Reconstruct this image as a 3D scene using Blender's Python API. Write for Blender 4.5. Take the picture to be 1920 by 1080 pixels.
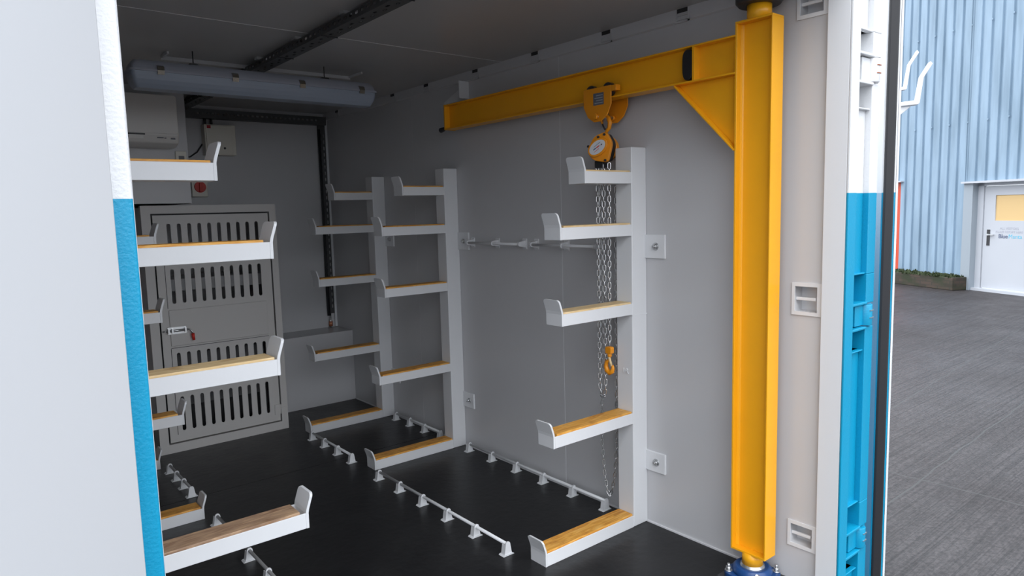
import bpy, bmesh, math, random
from mathutils import Vector, Matrix
random.seed(7)
R = math.radians
sc = bpy.context.scene
for o in list(bpy.data.objects): bpy.data.objects.remove(o)
COL = sc.collection

# ---------------------------------------------------------------- camera
cd = bpy.data.cameras.new('camera'); cam = bpy.data.objects.new('camera', cd); COL.objects.link(cam)
sc.camera = cam
yaw, pitch, roll, FPX = R(39.0571), R(-6.3296), R(-1.5123), 1297.08
fw = Vector((math.sin(yaw)*math.cos(pitch), math.cos(yaw)*math.cos(pitch), math.sin(pitch)))
rt = Vector((math.cos(yaw), -math.sin(yaw), 0)); up = rt.cross(fw)
rt2 = math.cos(roll)*rt + math.sin(roll)*up; up2 = -math.sin(roll)*rt + math.cos(roll)*up
M = Matrix.Identity(4)
for i in range(3):
    M[i][0] = rt2[i]; M[i][1] = up2[i]; M[i][2] = -fw[i]
M.translation = Vector((-0.1658, -1.15, 1.5))
cam.matrix_world = M
cd.sensor_fit = 'HORIZONTAL'; cd.sensor_width = 36.0; cd.lens = FPX*36.0/1920
cd.clip_start = 0.02; cd.clip_end = 200

# ---------------------------------------------------------------- sky and exposure
wd = bpy.data.worlds.new('overcast'); sc.world = wd; wd.use_nodes = True
nt = wd.node_tree; bg = nt.nodes['Background']
tc = nt.nodes.new('ShaderNodeTexCoord'); sep = nt.nodes.new('ShaderNodeSeparateXYZ'); rp = nt.nodes.new('ShaderNodeValToRGB')
nt.links.new(tc.outputs['Generated'], sep.inputs[0]); nt.links.new(sep.outputs['Z'], rp.inputs[0]); nt.links.new(rp.outputs[0], bg.inputs['Color'])
rp.color_ramp.elements[0].position = 0.0; rp.color_ramp.elements[0].color = (0.52, 0.555, 0.60, 1)
rp.color_ramp.elements[1].position = 0.8; rp.color_ramp.elements[1].color = (1.34, 1.38, 1.44, 1)
bg.inputs['Strength'].default_value = 3.3
sc.view_settings.view_transform = 'Standard'; sc.view_settings.look = 'None'
sc.view_settings.exposure = 0.0; sc.view_settings.gamma = 1.0; sc.view_settings.use_curve_mapping = False

# ---------------------------------------------------------------- materials
def mat(name, col, rough=0.4, metal=0.0, spec=0.5, bump=0.0, bscale=60, var=0.0, vscale=3, coat=0.0):
    m = bpy.data.materials.new(name); m.use_nodes = True
    n = m.node_tree.nodes; l = m.node_tree.links; b = n['Principled BSDF']
    b.inputs['Base Color'].default_value = (*col, 1); b.inputs['Roughness'].default_value = rough
    b.inputs['Metallic'].default_value = metal; b.inputs['Specular IOR Level'].default_value = spec
    b.inputs['Coat Weight'].default_value = coat
    tc = n.new('ShaderNodeTexCoord')
    if var:
        ns = n.new('ShaderNodeTexNoise'); ns.inputs['Scale'].default_value = vscale; ns.inputs['Detail'].default_value = 5
        l.new(tc.outputs['Object'], ns.inputs['Vector'])
        mx = n.new('ShaderNodeMixRGB'); mx.blend_type = 'MIX'
        mx.inputs[1].default_value = (*[c*(1-var) for c in col], 1); mx.inputs[2].default_value = (*[min(1, c*(1+var)) for c in col], 1)
        l.new(ns.outputs['Fac'], mx.inputs[0]); l.new(mx.outputs[0], b.inputs['Base Color'])
    if bump:
        nb = n.new('ShaderNodeTexNoise'); nb.inputs['Scale'].default_value = bscale; nb.inputs['Detail'].default_value = 4
        l.new(tc.outputs['Object'], nb.inputs['Vector'])
        bp = n.new('ShaderNodeBump'); bp.inputs['Strength'].default_value = bump; bp.inputs['Distance'].default_value = 0.01
        l.new(nb.outputs['Fac'], bp.inputs['Height']); l.new(bp.outputs[0], b.inputs['Normal'])
    return m

WHITE = mat('white_paint', (0.72, 0.73, 0.75), 0.35, bump=0.04, bscale=40)
WALLP = mat('wall_panel_paint', (0.56, 0.56, 0.575), 0.33, bump=0.03, bscale=9, var=0.03, vscale=2)
CEILP = mat('ceiling_panel_paint', (0.43, 0.43, 0.43), 0.30, bump=0.03, bscale=7, var=0.06, vscale=1.5)
GREYP = mat('cabinet_grey_paint', (0.57, 0.555, 0.54), 0.42, bump=0.03)
YEL = mat('yellow_paint', (0.88, 0.405, 0.010), 0.33, bump=0.05, bscale=35, var=0.05, vscale=8)
ORG = mat('orange_cast_paint', (0.80, 0.29, 0.010), 0.35, bump=0.05)
BLK = mat('black_rubber', (0.015, 0.015, 0.018), 0.5)
BLKM = mat('black_metal', (0.03, 0.03, 0.033), 0.4)
TRAYM = mat('dark_galvanised', (0.075, 0.077, 0.08), 0.45, metal=0.3)
STEEL = mat('zinc_steel', (0.62, 0.63, 0.64), 0.3, metal=0.9)
CHAINM = mat('chain_steel', (0.72, 0.72, 0.73), 0.25, metal=0.95)
RODM = mat('grey_rod', (0.36, 0.36, 0.36), 0.4, metal=0.3)
PLAS = mat('grey_plastic', (0.33, 0.35, 0.41), 0.5)
CLIPM = mat('clip_chrome', (0.30, 0.28, 0.24), 0.25, metal=0.9)
DIFF = mat('ribbed_diffuser', (0.30, 0.35, 0.43), 0.35)
ACW = mat('air_conditioner_plastic', (0.78, 0.76, 0.73), 0.4)
BOXP = mat('electrical_box_plastic', (0.80, 0.77, 0.68), 0.4)
RED = mat('red_plastic', (0.65, 0.03, 0.02), 0.4)
REDD = mat('red_door_paint', (0.55, 0.07, 0.03), 0.5)
BLUEC = mat('blue_cast_iron', (0.010, 0.055, 0.19), 0.35, bump=0.1)
COPPER = mat('copper_pipe', (0.55, 0.22, 0.13), 0.4, metal=0.7)
LABEL = mat('silver_label', (0.40, 0.41, 0.43), 0.4, metal=0.2)
DARKL = mat('dark_label', (0.12, 0.13, 0.16), 0.4)
BSEAL = mat('white_sealant', (0.70, 0.70, 0.72), 0.5, bump=0.4, bscale=60)
DOORW = mat('white_door_paint', (0.44, 0.46, 0.50), 0.4, var=0.03)
PLINTH = mat('concrete_plinth', (0.28, 0.29, 0.31), 0.7, var=0.15)
AMBER = mat('amber_blind', (0.62, 0.43, 0.20), 0.6)
INK = mat('dark_ink', (0.07, 0.09, 0.16), 0.6)
INKB = mat('blue_ink', (0.10, 0.42, 0.58), 0.6)
INKG = mat('grey_ink', (0.35, 0.36, 0.42), 0.6)
LEAF = mat('weed_leaf', (0.03, 0.045, 0.014), 0.8)

def livery():
    m = bpy.data.materials.new('container_livery'); m.use_nodes = True
    n = m.node_tree.nodes; l = m.node_tree.links; b = n['Principled BSDF']
    g = n.new('ShaderNodeTexCoord'); s = n.new('ShaderNodeSeparateXYZ'); l.new(g.outputs['Object'], s.inputs[0])
    c = n.new('ShaderNodeMath'); c.operation = 'GREATER_THAN'; c.inputs[1].default_value = 1.533; l.new(s.outputs['Z'], c.inputs[0])
    mx = n.new('ShaderNodeMixRGB'); mx.inputs[1].default_value = (0.002, 0.27, 0.46, 1); mx.inputs[2].default_value = (0.69, 0.70, 0.715, 1)
    l.new(c.outputs[0], mx.inputs[0]); l.new(mx.outputs[0], b.inputs['Base Color']); b.inputs['Roughness'].default_value = 0.35
    ns = n.new('ShaderNodeTexNoise'); ns.inputs['Scale'].default_value = 160; ns.inputs['Detail'].default_value = 3; l.new(g.outputs['Object'], ns.inputs['Vector'])
    bp = n.new('ShaderNodeBump'); bp.inputs['Strength'].default_value = 0.22; bp.inputs['Distance'].default_value = 0.004
    l.new(ns.outputs['Fac'], bp.inputs['Height']); l.new(bp.outputs[0], b.inputs['Normal'])
    return m
LIV = livery()

def wood(name, c1, c2, c3):
    m = bpy.data.materials.new(name); m.use_nodes = True
    n = m.node_tree.nodes; l = m.node_tree.links; b = n['Principled BSDF']; b.inputs['Roughness'].default_value = 0.5
    tc = n.new('ShaderNodeTexCoord'); mp = n.new('ShaderNodeMapping'); mp.inputs['Scale'].default_value = (2.2, 16, 16)
    l.new(tc.outputs['Object'], mp.inputs[0])
    ns = n.new('ShaderNodeTexNoise'); ns.inputs['Scale'].default_value = 4; ns.inputs['Detail'].default_value = 6; ns.inputs['Distortion'].default_value = 1.4
    l.new(mp.outputs[0], ns.inputs['Vector'])
    r = n.new('ShaderNodeValToRGB'); e = r.color_ramp.elements
    e[0].position = 0.3; e[0].color = (*c1, 1); e[1].position = 0.7; e[1].color = (*c3, 1)
    k = e.new(0.5); k.color = (*c2, 1)
    l.new(ns.outputs['Fac'], r.inputs[0])
    n2 = n.new('ShaderNodeTexNoise'); n2.inputs['Scale'].default_value = 9; n2.inputs['Detail'].default_value = 3; l.new(tc.outputs['Object'], n2.inputs['Vector'])
    r2 = n.new('ShaderNodeValToRGB'); r2.color_ramp.elements[0].position = 0.28; r2.color_ramp.elements[0].color = (0.55, 0.42, 0.3, 1)
    r2.color_ramp.elements[1].position = 0.42; r2.color_ramp.elements[1].color = (1, 1, 1, 1)
    l.new(n2.outputs['Fac'], r2.inputs[0])
    mu = n.new('ShaderNodeMixRGB'); mu.blend_type = 'MULTIPLY'; mu.inputs[0].default_value = 0.8
    l.new(r.outputs[0], mu.inputs[1]); l.new(r2.outputs[0], mu.inputs[2]); l.new(mu.outputs[0], b.inputs['Base Color'])
    return m
PINE = wood('golden_pine', (0.55, 0.22, 0.03), (0.74, 0.36, 0.06), (0.86, 0.50, 0.14))
PALE = wood('pale_pine', (0.62, 0.42, 0.19), (0.74, 0.54, 0.28), (0.84, 0.66, 0.40))
WEATH = wood('weathered_pine', (0.22, 0.12, 0.07), (0.34, 0.22, 0.14), (0.52, 0.34, 0.20))

def floor_mat():
    m = bpy.data.materials.new('black_rubber_sheet'); m.use_nodes = True
    n = m.node_tree.nodes; l = m.node_tree.links; b = n['Principled BSDF']
    tc = n.new('ShaderNodeTexCoord')
    ns = n.new('ShaderNodeTexNoise'); ns.inputs['Scale'].default_value = 5; ns.inputs['Detail'].default_value = 8; ns.inputs['Roughness'].default_value = 0.7
    l.new(tc.outputs['Object'], ns.inputs['Vector'])
    r = n.new('ShaderNodeValToRGB'); r.color_ramp.elements[0].position = 0.35; r.color_ramp.elements[0].color = (0.007, 0.007, 0.008, 1)
    r.color_ramp.elements[1].position = 0.75; r.color_ramp.elements[1].color = (0.018, 0.018, 0.019, 1)
    l.new(ns.outputs['Fac'], r.inputs[0])
    vo = n.new('ShaderNodeTexVoronoi'); vo.inputs['Scale'].default_value = 14; l.new(tc.outputs['Object'], vo.inputs['Vector'])
    lt = n.new('ShaderNodeMath'); lt.operation = 'LESS_THAN'; lt.inputs[1].default_value = 0.035; l.new(vo.outputs['Distance'], lt.inputs[0])
    gt = n.new('ShaderNodeMath'); gt.operation = 'GREATER_THAN'; gt.inputs[1].default_value = 0.60; l.new(ns.outputs['Fac'], gt.inputs[0])
    ml = n.new('ShaderNodeMath'); ml.operation = 'MULTIPLY'; l.new(lt.outputs[0], ml.inputs[0]); l.new(gt.outputs[0], ml.inputs[1])
    gm_ = n.new('ShaderNodeMixRGB'); gm_.inputs[2].default_value = (0.10, 0.10, 0.10, 1); l.new(ml.outputs[0], gm_.inputs[0]); l.new(r.outputs[0], gm_.inputs[1])
    l.new(gm_.outputs[0], b.inputs['Base Color'])
    r2 = n.new('ShaderNodeMapRange'); r2.inputs['To Min'].default_value = 0.20; r2.inputs['To Max'].default_value = 0.5
    l.new(ns.outputs['Fac'], r2.inputs['Value']); l.new(r2.outputs[0], b.inputs['Roughness'])
    n2 = n.new('ShaderNodeTexNoise'); n2.inputs['Scale'].default_value = 25; l.new(tc.outputs['Object'], n2.inputs['Vector'])
    bp = n.new('ShaderNodeBump'); bp.inputs['Strength'].default_value = 0.12; bp.inputs['Distance'].default_value = 0.01
    l.new(n2.outputs['Fac'], bp.inputs['Height']); l.new(bp.outputs[0], b.inputs['Normal'])
    b.inputs['Specular IOR Level'].default_value = 0.35
    return m
FLOORM = floor_mat()

def yard_mat():
    m = bpy.data.materials.new('brushed_wet_concrete'); m.use_nodes = True
    n = m.node_tree.nodes; l = m.node_tree.links; b = n['Principled BSDF']
    tc = n.new('ShaderNodeTexCoord')
    mp = n.new('ShaderNodeMapping'); mp.inputs['Rotation'].default_value = (0, 0, R(-4)); mp.inputs['Scale'].default_value = (0.45, 48, 1)
    l.new(tc.outputs['Object'], mp.inputs[0])
    gr = n.new('ShaderNodeTexNoise'); gr.inputs['Scale'].default_value = 2; gr.inputs['Detail'].default_value = 6; gr.inputs['Roughness'].default_value = 0.65
    l.new(mp.outputs[0], gr.inputs['Vector'])
    ns = n.new('ShaderNodeTexNoise'); ns.inputs['Scale'].default_value = 0.5; ns.inputs['Detail'].default_value = 9; ns.inputs['Roughness'].default_value = 0.65
    l.new(tc.outputs['Object'], ns.inputs['Vector'])
    r = n.new('ShaderNodeValToRGB'); r.color_ramp.elements[0].position = 0.3; r.color_ramp.elements[0].color = (0.028, 0.024, 0.025, 1)
    r.color_ramp.elements[1].position = 0.72; r.color_ramp.elements[1].color = (0.055, 0.050, 0.051, 1)
    l.new(ns.outputs['Fac'], r.inputs[0])
    r3 = n.new('ShaderNodeValToRGB'); r3.color_ramp.elements[0].position = 0.36; r3.color_ramp.elements[0].color = (0.55, 0.55, 0.55, 1)
    r3.color_ramp.elements[1].position = 0.58; r3.color_ramp.elements[1].color = (1.15, 1.15, 1.15, 1)
    l.new(gr.outputs['Fac'], r3.inputs[0])
    mu = n.new('ShaderNodeMixRGB'); mu.blend_type = 'MULTIPLY'; mu.inputs[0].default_value = 1
    l.new(r.outputs[0], mu.inputs[1]); l.new(r3.outputs[0], mu.inputs[2])
    fn = n.new('ShaderNodeTexNoise'); fn.inputs['Scale'].default_value = 70; fn.inputs['Detail'].default_value = 4; l.new(tc.outputs['Object'], fn.inputs['Vector'])
    fr_ = n.new('ShaderNodeValToRGB'); fr_.color_ramp.elements[0].position = 0.35; fr_.color_ramp.elements[0].color = (0.6, 0.6, 0.6, 1); fr_.color_ramp.elements[1].position = 0.65; fr_.color_ramp.elements[1].color = (1.35, 1.35, 1.35, 1)
    l.new(fn.outputs['Fac'], fr_.inputs[0])
    mu0 = mu; mu = n.new('ShaderNodeMixRGB'); mu.blend_type = 'MULTIPLY'; mu.inputs[0].default_value = 1
    l.new(mu0.outputs[0], mu.inputs[1]); l.new(fr_.outputs[0], mu.inputs[2])
    # sawn joints: one pair along x, one along y
    s = n.new('ShaderNodeSeparateXYZ'); l.new(tc.outputs['Object'], s.inputs[0])
    last = mu.outputs[0]
    wv = n.new('ShaderNodeTexNoise'); wv.inputs['Scale'].default_value = 3; l.new(tc.outputs['Object'], wv.inputs['Vector'])
    for ax, pos, slope in (('Y', 0.80, 0.08), ('Y', 0.35, 0.035), ('X', 4.46, 0.0)):
        a = n.new('ShaderNodeMath'); a.operation = 'MULTIPLY_ADD'; l.new(s.outputs['X' if ax == 'Y' else 'Y'], a.inputs[0]); a.inputs[1].default_value = -slope; a.inputs[2].default_value = -pos
        c = n.new('ShaderNodeMath'); c.operation = 'ADD'; l.new(s.outputs[ax], c.inputs[0]); l.new(a.outputs[0], c.inputs[1])
        w = n.new('ShaderNodeMath'); w.operation = 'MULTIPLY_ADD'; l.new(wv.outputs['Fac'], w.inputs[0]); w.inputs[1].default_value = 0.05; l.new(c.outputs[0], w.inputs[2])
        d = n.new('ShaderNodeMath'); d.operation = 'COMPARE'; l.new(w.outputs[0], d.inputs[0]); d.inputs[1].default_value = 0.025; d.inputs[2].default_value = 0.006
        mx = n.new('ShaderNodeMixRGB'); l.new(d.outputs[0], mx.inputs[0]); l.new(last, mx.inputs[1]); mx.inputs[2].default_value = (0.05, 0.05, 0.05, 1); last = mx.outputs[0]
    l.new(last, b.inputs['Base Color'])
    r2 = n.new('ShaderNodeMapRange'); r2.inputs['From Min'].default_value = 0.35; r2.inputs['From Max'].default_value = 0.65
    r2.inputs['To Min'].default_value = 0.62; r2.inputs['To Max'].default_value = 0.38; b.inputs['Specular IOR Level'].default_value = 0.3
    l.new(ns.outputs['Fac'], r2.inputs['Value']); l.new(r2.outputs[0], b.inputs['Roughness'])
    bp = n.new('ShaderNodeBump'); bp.inputs['Strength'].default_value = 0.6; bp.inputs['Distance'].default_value = 0.012
    l.new(gr.outputs['Fac'], bp.inputs['Height']); l.new(bp.outputs[0], b.inputs['Normal'])
    return m
YARD = yard_mat()

def cladding_mat():
    m = bpy.data.materials.new('blue_cladding'); m.use_nodes = True
    n = m.node_tree.nodes; l = m.node_tree.links; b = n['Principled BSDF']
    tc = n.new('ShaderNodeTexCoord')
    mp = n.new('ShaderNodeMapping'); mp.inputs['Scale'].default_value = (6, 6, 0.8); l.new(tc.outputs['Object'], mp.inputs[0])
    ns = n.new('ShaderNodeTexNoise'); ns.inputs['Scale'].default_value = 1; ns.inputs['Detail'].default_value = 6; l.new(mp.outputs[0], ns.inputs['Vector'])
    r = n.new('ShaderNodeValToRGB'); r.color_ramp.elements[0].position = 0.3; r.color_ramp.elements[0].color = (0.17, 0.25, 0.33, 1)
    r.color_ramp.elements[1].position = 0.65; r.color_ramp.elements[1].color = (0.25, 0.35, 0.455, 1)
    l.new(ns.outputs['Fac'], r.inputs[0]); l.new(r.outputs[0], b.inputs['Base Color']); b.inputs['Roughness'].default_value = 0.5
    return m
CLAD = cladding_mat()

def brick_mat():
    m = bpy.data.materials.new('mossy_brick'); m.use_nodes = True
    n = m.node_tree.nodes; l = m.node_tree.links; b = n['Principled BSDF']; b.inputs['Roughness'].default_value = 0.8
    tc = n.new('ShaderNodeTexCoord')
    mp = n.new('ShaderNodeMapping'); mp.inputs['Rotation'].default_value = (R(90), 0, 0); l.new(tc.outputs['Object'], mp.inputs[0])
    br = n.new('ShaderNodeTexBrick'); br.inputs['Scale'].default_value = 4.0; br.inputs['Color1'].default_value = (0.030, 0.022, 0.016, 1)
    br.inputs['Color2'].default_value = (0.060, 0.040, 0.030, 1); br.inputs['Mortar'].default_value = (0.03, 0.028, 0.022, 1); l.new(mp.outputs[0], br.inputs['Vector'])
    ns = n.new('ShaderNodeTexNoise'); ns.inputs['Scale'].default_value = 4; ns.inputs['Detail'].default_value = 8; l.new(tc.outputs['Object'], ns.inputs['Vector'])
    r = n.new('ShaderNodeValToRGB'); r.color_ramp.elements[0].position = 0.48; r.color_ramp.elements[1].position = 0.62; l.new(ns.outputs['Fac'], r.inputs[0]); r.color_ramp.elements[0].position = 0.40
    mx = n.new('ShaderNodeMixRGB'); l.new(r.outputs[0], mx.inputs[0]); l.new(br.outputs['Color'], mx.inputs[1]); mx.inputs[2].default_value = (0.022, 0.028, 0.012, 1)
    l.new(mx.outputs[0], b.inputs['Base Color'])
    return m
BRICK = brick_mat()

# ---------------------------------------------------------------- mesh helpers
class MB:
    def __init__(s): s.bm = bmesh.new()
    def box(s, x0, x1, y0, y1, z0, z1, mtx=None):
        vs = [s.bm.verts.new((x, y, z)) for x in (x0, x1) for y in (y0, y1) for z in (z0, z1)]
        for f in ((0, 1, 3, 2), (4, 6, 7, 5), (0, 4, 5, 1), (2, 3, 7, 6), (0, 2, 6, 4), (1, 5, 7, 3)):
            s.bm.faces.new([vs[i] for i in f])
        if mtx:
            for v in vs: v.co = mtx @ v.co
        return s
    def prism(s, pts, axis, a, b, mtx=None):
        # pts: 2D outline; axis 'x': pts=(y,z); 'y': (x,z); 'z': (x,y)
        def P(p, t): return {'x': (t, p[0], p[1]), 'y': (p[0], t, p[1]), 'z': (p[0], p[1], t)}[axis]
        A = [s.bm.verts.new(P(p, a)) for p in pts]; B = [s.bm.verts.new(P(p, b)) for p in pts]
        n = len(pts); s.bm.faces.new(A[::-1]); s.bm.faces.new(B)
        for i in range(n): s.bm.faces.new((A[i], A[(i+1) % n], B[(i+1) % n], B[i]))
        if mtx:
            for v in A+B: v.co = mtx @ v.co
        return s
    def cyl(s, p, q, r, r2=None, n=20):
        p, q = Vector(p), Vector(q); r2 = r if r2 is None else r2
        d = (q-p).normalized(); u = d.orthogonal().normalized(); w = d.cross(u)
        A = []; B = []
        for i in range(n):
            a = 2*math.pi*i/n; e = u*math.cos(a)+w*math.sin(a)
            A.append(s.bm.verts.new(p+e*r)); B.append(s.bm.verts.new(q+e*r2))
        s.bm.faces.new(A[::-1]); s.bm.faces.new(B)
        for i in range(n):
            f = s.bm.faces.new((A[i], A[(i+1) % n], B[(i+1) % n], B[i])); f.smooth = True
        return s
    def tube(s, pts, r, n=8, closed=False, rr=None):
        pts = [Vector(p) for p in pts]; m = len(pts); rings = []
        u = None
        for i in range(m):
            a = pts[(i-1) % m] if (closed or i > 0) else pts[i]; b = pts[(i+1) % m] if (closed or i < m-1) else pts[i]
            d = (b-a).normalized()
            if u is None: u = d.orthogonal().normalized()
            u = (u-d*u.dot(d)).normalized(); w = d.cross(u); rad = rr[i] if rr else r
            rings.append([s.bm.verts.new(pts[i]+(u*math.cos(2*math.pi*k/n)+w*math.sin(2*math.pi*k/n))*rad) for k in range(n)])
        for i in range(m if closed else m-1):
            A, B = rings[i], rings[(i+1) % m]
            for k in range(n):
                f = s.bm.faces.new((A[k], A[(k+1) % n], B[(k+1) % n], B[k])); f.smooth = True
        if not closed: s.bm.faces.new(rings[0][::-1]); s.bm.faces.new(rings[-1])
        return s
    def lathe(s, prof, c, n=32):
        # prof: (r,z) list about vertical axis through c
        rings = []
        for r, z in prof: rings.append([s.bm.verts.new((c[0]+r*math.cos(2*math.pi*k/n), c[1]+r*math.sin(2*math.pi*k/n), c[2]+z)) for k in range(n)])
        for A, B in zip(rings, rings[1:]):
            for k in range(n):
                f = s.bm.faces.new((A[k], A[(k+1) % n], B[(k+1) % n], B[k])); f.smooth = True
        s.bm.faces.new(rings[0][::-1]); s.bm.faces.new(rings[-1])
        return s
    def add(s, me, mtx=None):
        t = bmesh.new(); t.from_mesh(me)
        if mtx: t.transform(mtx)
        tm = bpy.data.meshes.new('tmp'); t.to_mesh(tm); t.free(); s.bm.from_mesh(tm); bpy.data.meshes.remove(tm)
        return s

def loc_of(o):
    v = Vector((0, 0, 0))
    while o: v += o.location; o = o.parent
    return v
def obj(name, mb, m, parent=None, bevel=0.0, segs=2, **props):
    bm = mb.bm; bmesh.ops.recalc_face_normals(bm, faces=bm.faces)
    if parent:
        off = loc_of(parent); bm.transform(Matrix.Translation(-off))
    me = bpy.data.meshes.new(name); bm.to_mesh(me); bm.free()
    me.materials.append(m)
    o = bpy.data.objects.new(name, me); COL.objects.link(o)
    if parent: o.parent = parent
    if bevel:
        b = o.modifiers.new('bevel', 'BEVEL'); b.width = bevel; b.segments = segs; b.limit_method = 'ANGLE'; b.angle_limit = R(40)
    for k, v in props.items(): o[k] = v
    return o
def thing(name, label, cat, loc=(0, 0, 0), group=None, kind=None):
    o = bpy.data.objects.new(name, None); COL.objects.link(o); o.location = loc; o.empty_display_size = 0.1
    o['label'] = label; o['category'] = cat
    if group: o['group'] = group
    if kind: o['kind'] = kind
    return o
def struct(name, mb, m, parent=None, label=None, cat=None, **k):
    o = obj(name, mb, m, parent, **k)
    if parent is None:
        o['kind'] = 'structure'; o['label'] = label; o['category'] = cat
    return o
def plate(outline, holes, a, b, axis):
    """flat plate with holes; 2D outline/holes extruded from a to b along the axis"""
    cu = bpy.data.curves.new('plate', 'CURVE'); cu.dimensions = '2D'; cu.fill_mode = 'BOTH'; cu.extrude = abs(b-a)/2
    for pts in [outline]+holes:
        sp = cu.splines.new('POLY'); sp.points.add(len(pts)-1); sp.use_cyclic_u = True
        for i, p in enumerate(pts): sp.points[i].co = (p[0], p[1], 0, 1)
    o = bpy.data.objects.new('plate', cu); COL.objects.link(o); bpy.context.view_layer.update()
    me = bpy.data.meshes.new_from_object(o.evaluated_get(bpy.context.evaluated_depsgraph_get()))
    bpy.data.objects.remove(o); mid = (a+b)/2
    mt = {'x': Matrix(((0, 0, 1, mid), (1, 0, 0, 0), (0, 1, 0, 0), (0, 0, 0, 1))),
          'y': Matrix(((1, 0, 0, 0), (0, 0, 1, mid), (0, 1, 0, 0), (0, 0, 0, 1))),
          'z': Matrix(((1, 0, 0, 0), (0, 1, 0, 0), (0, 0, 1, mid), (0, 0, 0, 1)))}[axis]
    mb = MB(); mb.add(me, mt); bpy.data.meshes.remove(me); return mb
def slot(cx, cy, w, h, n=5):
    r = min(w, h)/2; pts = []
    if h >= w:
        for i in range(n+1): a = math.pi*i/n; pts.append((cx+r*math.cos(a), cy+h/2-r+r*math.sin(a)))
        for i in range(n+1): a = math.pi+math.pi*i/n; pts.append((cx+r*math.cos(a), cy-h/2+r+r*math.sin(a)))
    else:
        for i in range(n+1): a = -math.pi/2+math.pi*i/n; pts.append((cx+w/2-r+r*math.cos(a), cy+r*math.sin(a)))
        for i in range(n+1): a = math.pi/2+math.pi*i/n; pts.append((cx-w/2+r+r*math.cos(a), cy+r*math.sin(a)))
    return pts
def rect(x0, x1, y0, y1): return [(x0, y0), (x1, y0), (x1, y1), (x0, y1)]
def rrect(x0, x1, y0, y1, r, n=4):
    pts = []
    for cx, cy, a0 in ((x1-r, y0+r, -90), (x1-r, y1-r, 0), (x0+r, y1-r, 90), (x0+r, y0+r, 180)):
        for i in range(n+1): a = R(a0+90*i/n); pts.append((cx+r*math.cos(a), cy+r*math.sin(a)))
    return pts
def text_mb(body, size, mtx, depth=0.001, sx=1.0, bold=0.0):
    cu = bpy.data.curves.new('t', 'FONT'); cu.body = body; cu.size = size; cu.extrude = depth; cu.align_x = 'CENTER'; cu.offset = bold
    o = bpy.data.objects.new('t', cu); COL.objects.link(o); bpy.context.view_layer.update()
    me = bpy.data.meshes.new_from_object(o.evaluated_get(bpy.context.evaluated_depsgraph_get())); bpy.data.objects.remove(o)
    mb = MB(); mb.add(me, mtx @ Matrix.Diagonal((sx, 1, 1, 1))); return mb

# ================================================================= SETTING
XL, XR, ZC = 0.055, 2.33, 2.33
YB = 4.30
fl = MB(); fl.box(-0.10, 2.47, 0.0, 2.758, -0.03, 0.0); fl.box(-0.10, 2.47, 2.762, YB, -0.03, 0.0); fl.box(-0.10, 2.47, 0.0, YB, -0.16, -0.031)
struct('floor', fl, FLOORM, label='black rubber sheet floor of the container with a cross seam', cat='floor')
struct('ceiling', MB().box(-0.12, 2.50, 0.03, YB+0.08, ZC, ZC+0.10), CEILP, label='dark grey metal ceiling of the container', cat='ceiling')
# ceiling panel seams
s1 = obj('panel_seam', MB().box(XL, XR-0.02, 1.949, 1.953, ZC-0.0015, ZC+0.001), BSEAL, bpy.data.objects['ceiling'])
# right wall with three lashing pockets let into it
holes = [rect(0.118, 0.206, z0, z1) for z0, z1 in ((0.165, 0.243), (1.092, 1.188), (2.182, 2.262))]
rw = plate(rect(0.0945, YB, 0, ZC), holes, XR, XR+0.05, 'x'); rw.box(XR+0.05, XR+0.07, 0.0945, YB, 0, ZC)
for ys in (1.42, 2.95):
    pass
struct('wall_right', rw, WALLP, label='grey painted right side wall of the container', cat='wall')
obj('panel_seam', MB().box(XR-0.0008, XR, 1.499, 1.5015, 0.0, 2.28), WHITE, bpy.data.objects['wall_right'])
obj('panel_seam', MB().box(XR-0.0008, XR, 2.949, 2.9515, 0.0, 2.28), WALLP, bpy.data.objects['wall_right'])
struct('wall_left', MB().box(XL-0.07, XL, 0.012, YB, 0, ZC), WALLP, label='grey painted left side wall of the container', cat='wall')
struct('wall_back', MB().box(-0.015, 2.40, YB, YB+0.05, 0, ZC), WALLP, label='grey painted back wall of the container', cat='wall')
# bulkhead above the louvred cabinet
struct('wall_bulkhead', MB().box(XL, 1.085, 3.655, YB, 1.605, ZC), WALLP, label='boxed-out grey bulkhead carrying the air conditioner', cat='wall', bevel=0.003)
# outer skins in the livery
struct('wall_outer_right', MB().box(2.44, 2.50, 0.10, YB+0.08, -0.16, ZC+0.10), LIV, label='white and blue outer skin on the right side of the container', cat='wall')
struct('wall_outer_left', MB().box(-0.12, XL-0.07, 0.16, YB+0.08, -0.16, ZC+0.10), LIV, label='white and blue outer skin on the left side of the container', cat='wall')
# door header and sill
struct('trim_1', MB().box(-0.17, 2.515, 0.012, 0.11, 2.285, 2.50), LIV, label='white header beam over the container doorway', cat='frame')
struct('trim_2', MB().box(-0.17, 2.515, -0.02, 0.0, -0.16, -0.002), LIV, label='blue sill under the container doorway', cat='frame')
for k, yy in enumerate((0.0, 2.1, 4.2)):
    struct('trim_%d' % (9+k), MB().box(-0.12, 2.50, yy, yy+0.15, -0.252, -0.16), LIV, label=('front', 'middle', 'rear')[k]+' cross beam under the container floor', cat='beam')
# left post
struct('trim_3', MB().box(-0.17, 0.053, 0.0, 0.16, 0.0, 2.285), LIV, label='left corner post of the container, white above and blue below', cat='post', bevel=0.006, segs=3)
# inner frame strip on the right, just inside the post
struct('trim_4', MB().box(2.308, 2.3315, 0.0125, 0.094, 0.0, 2.285), WHITE, label='flat grey frame strip between right wall and right corner post', cat='frame', bevel=0.002)
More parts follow.
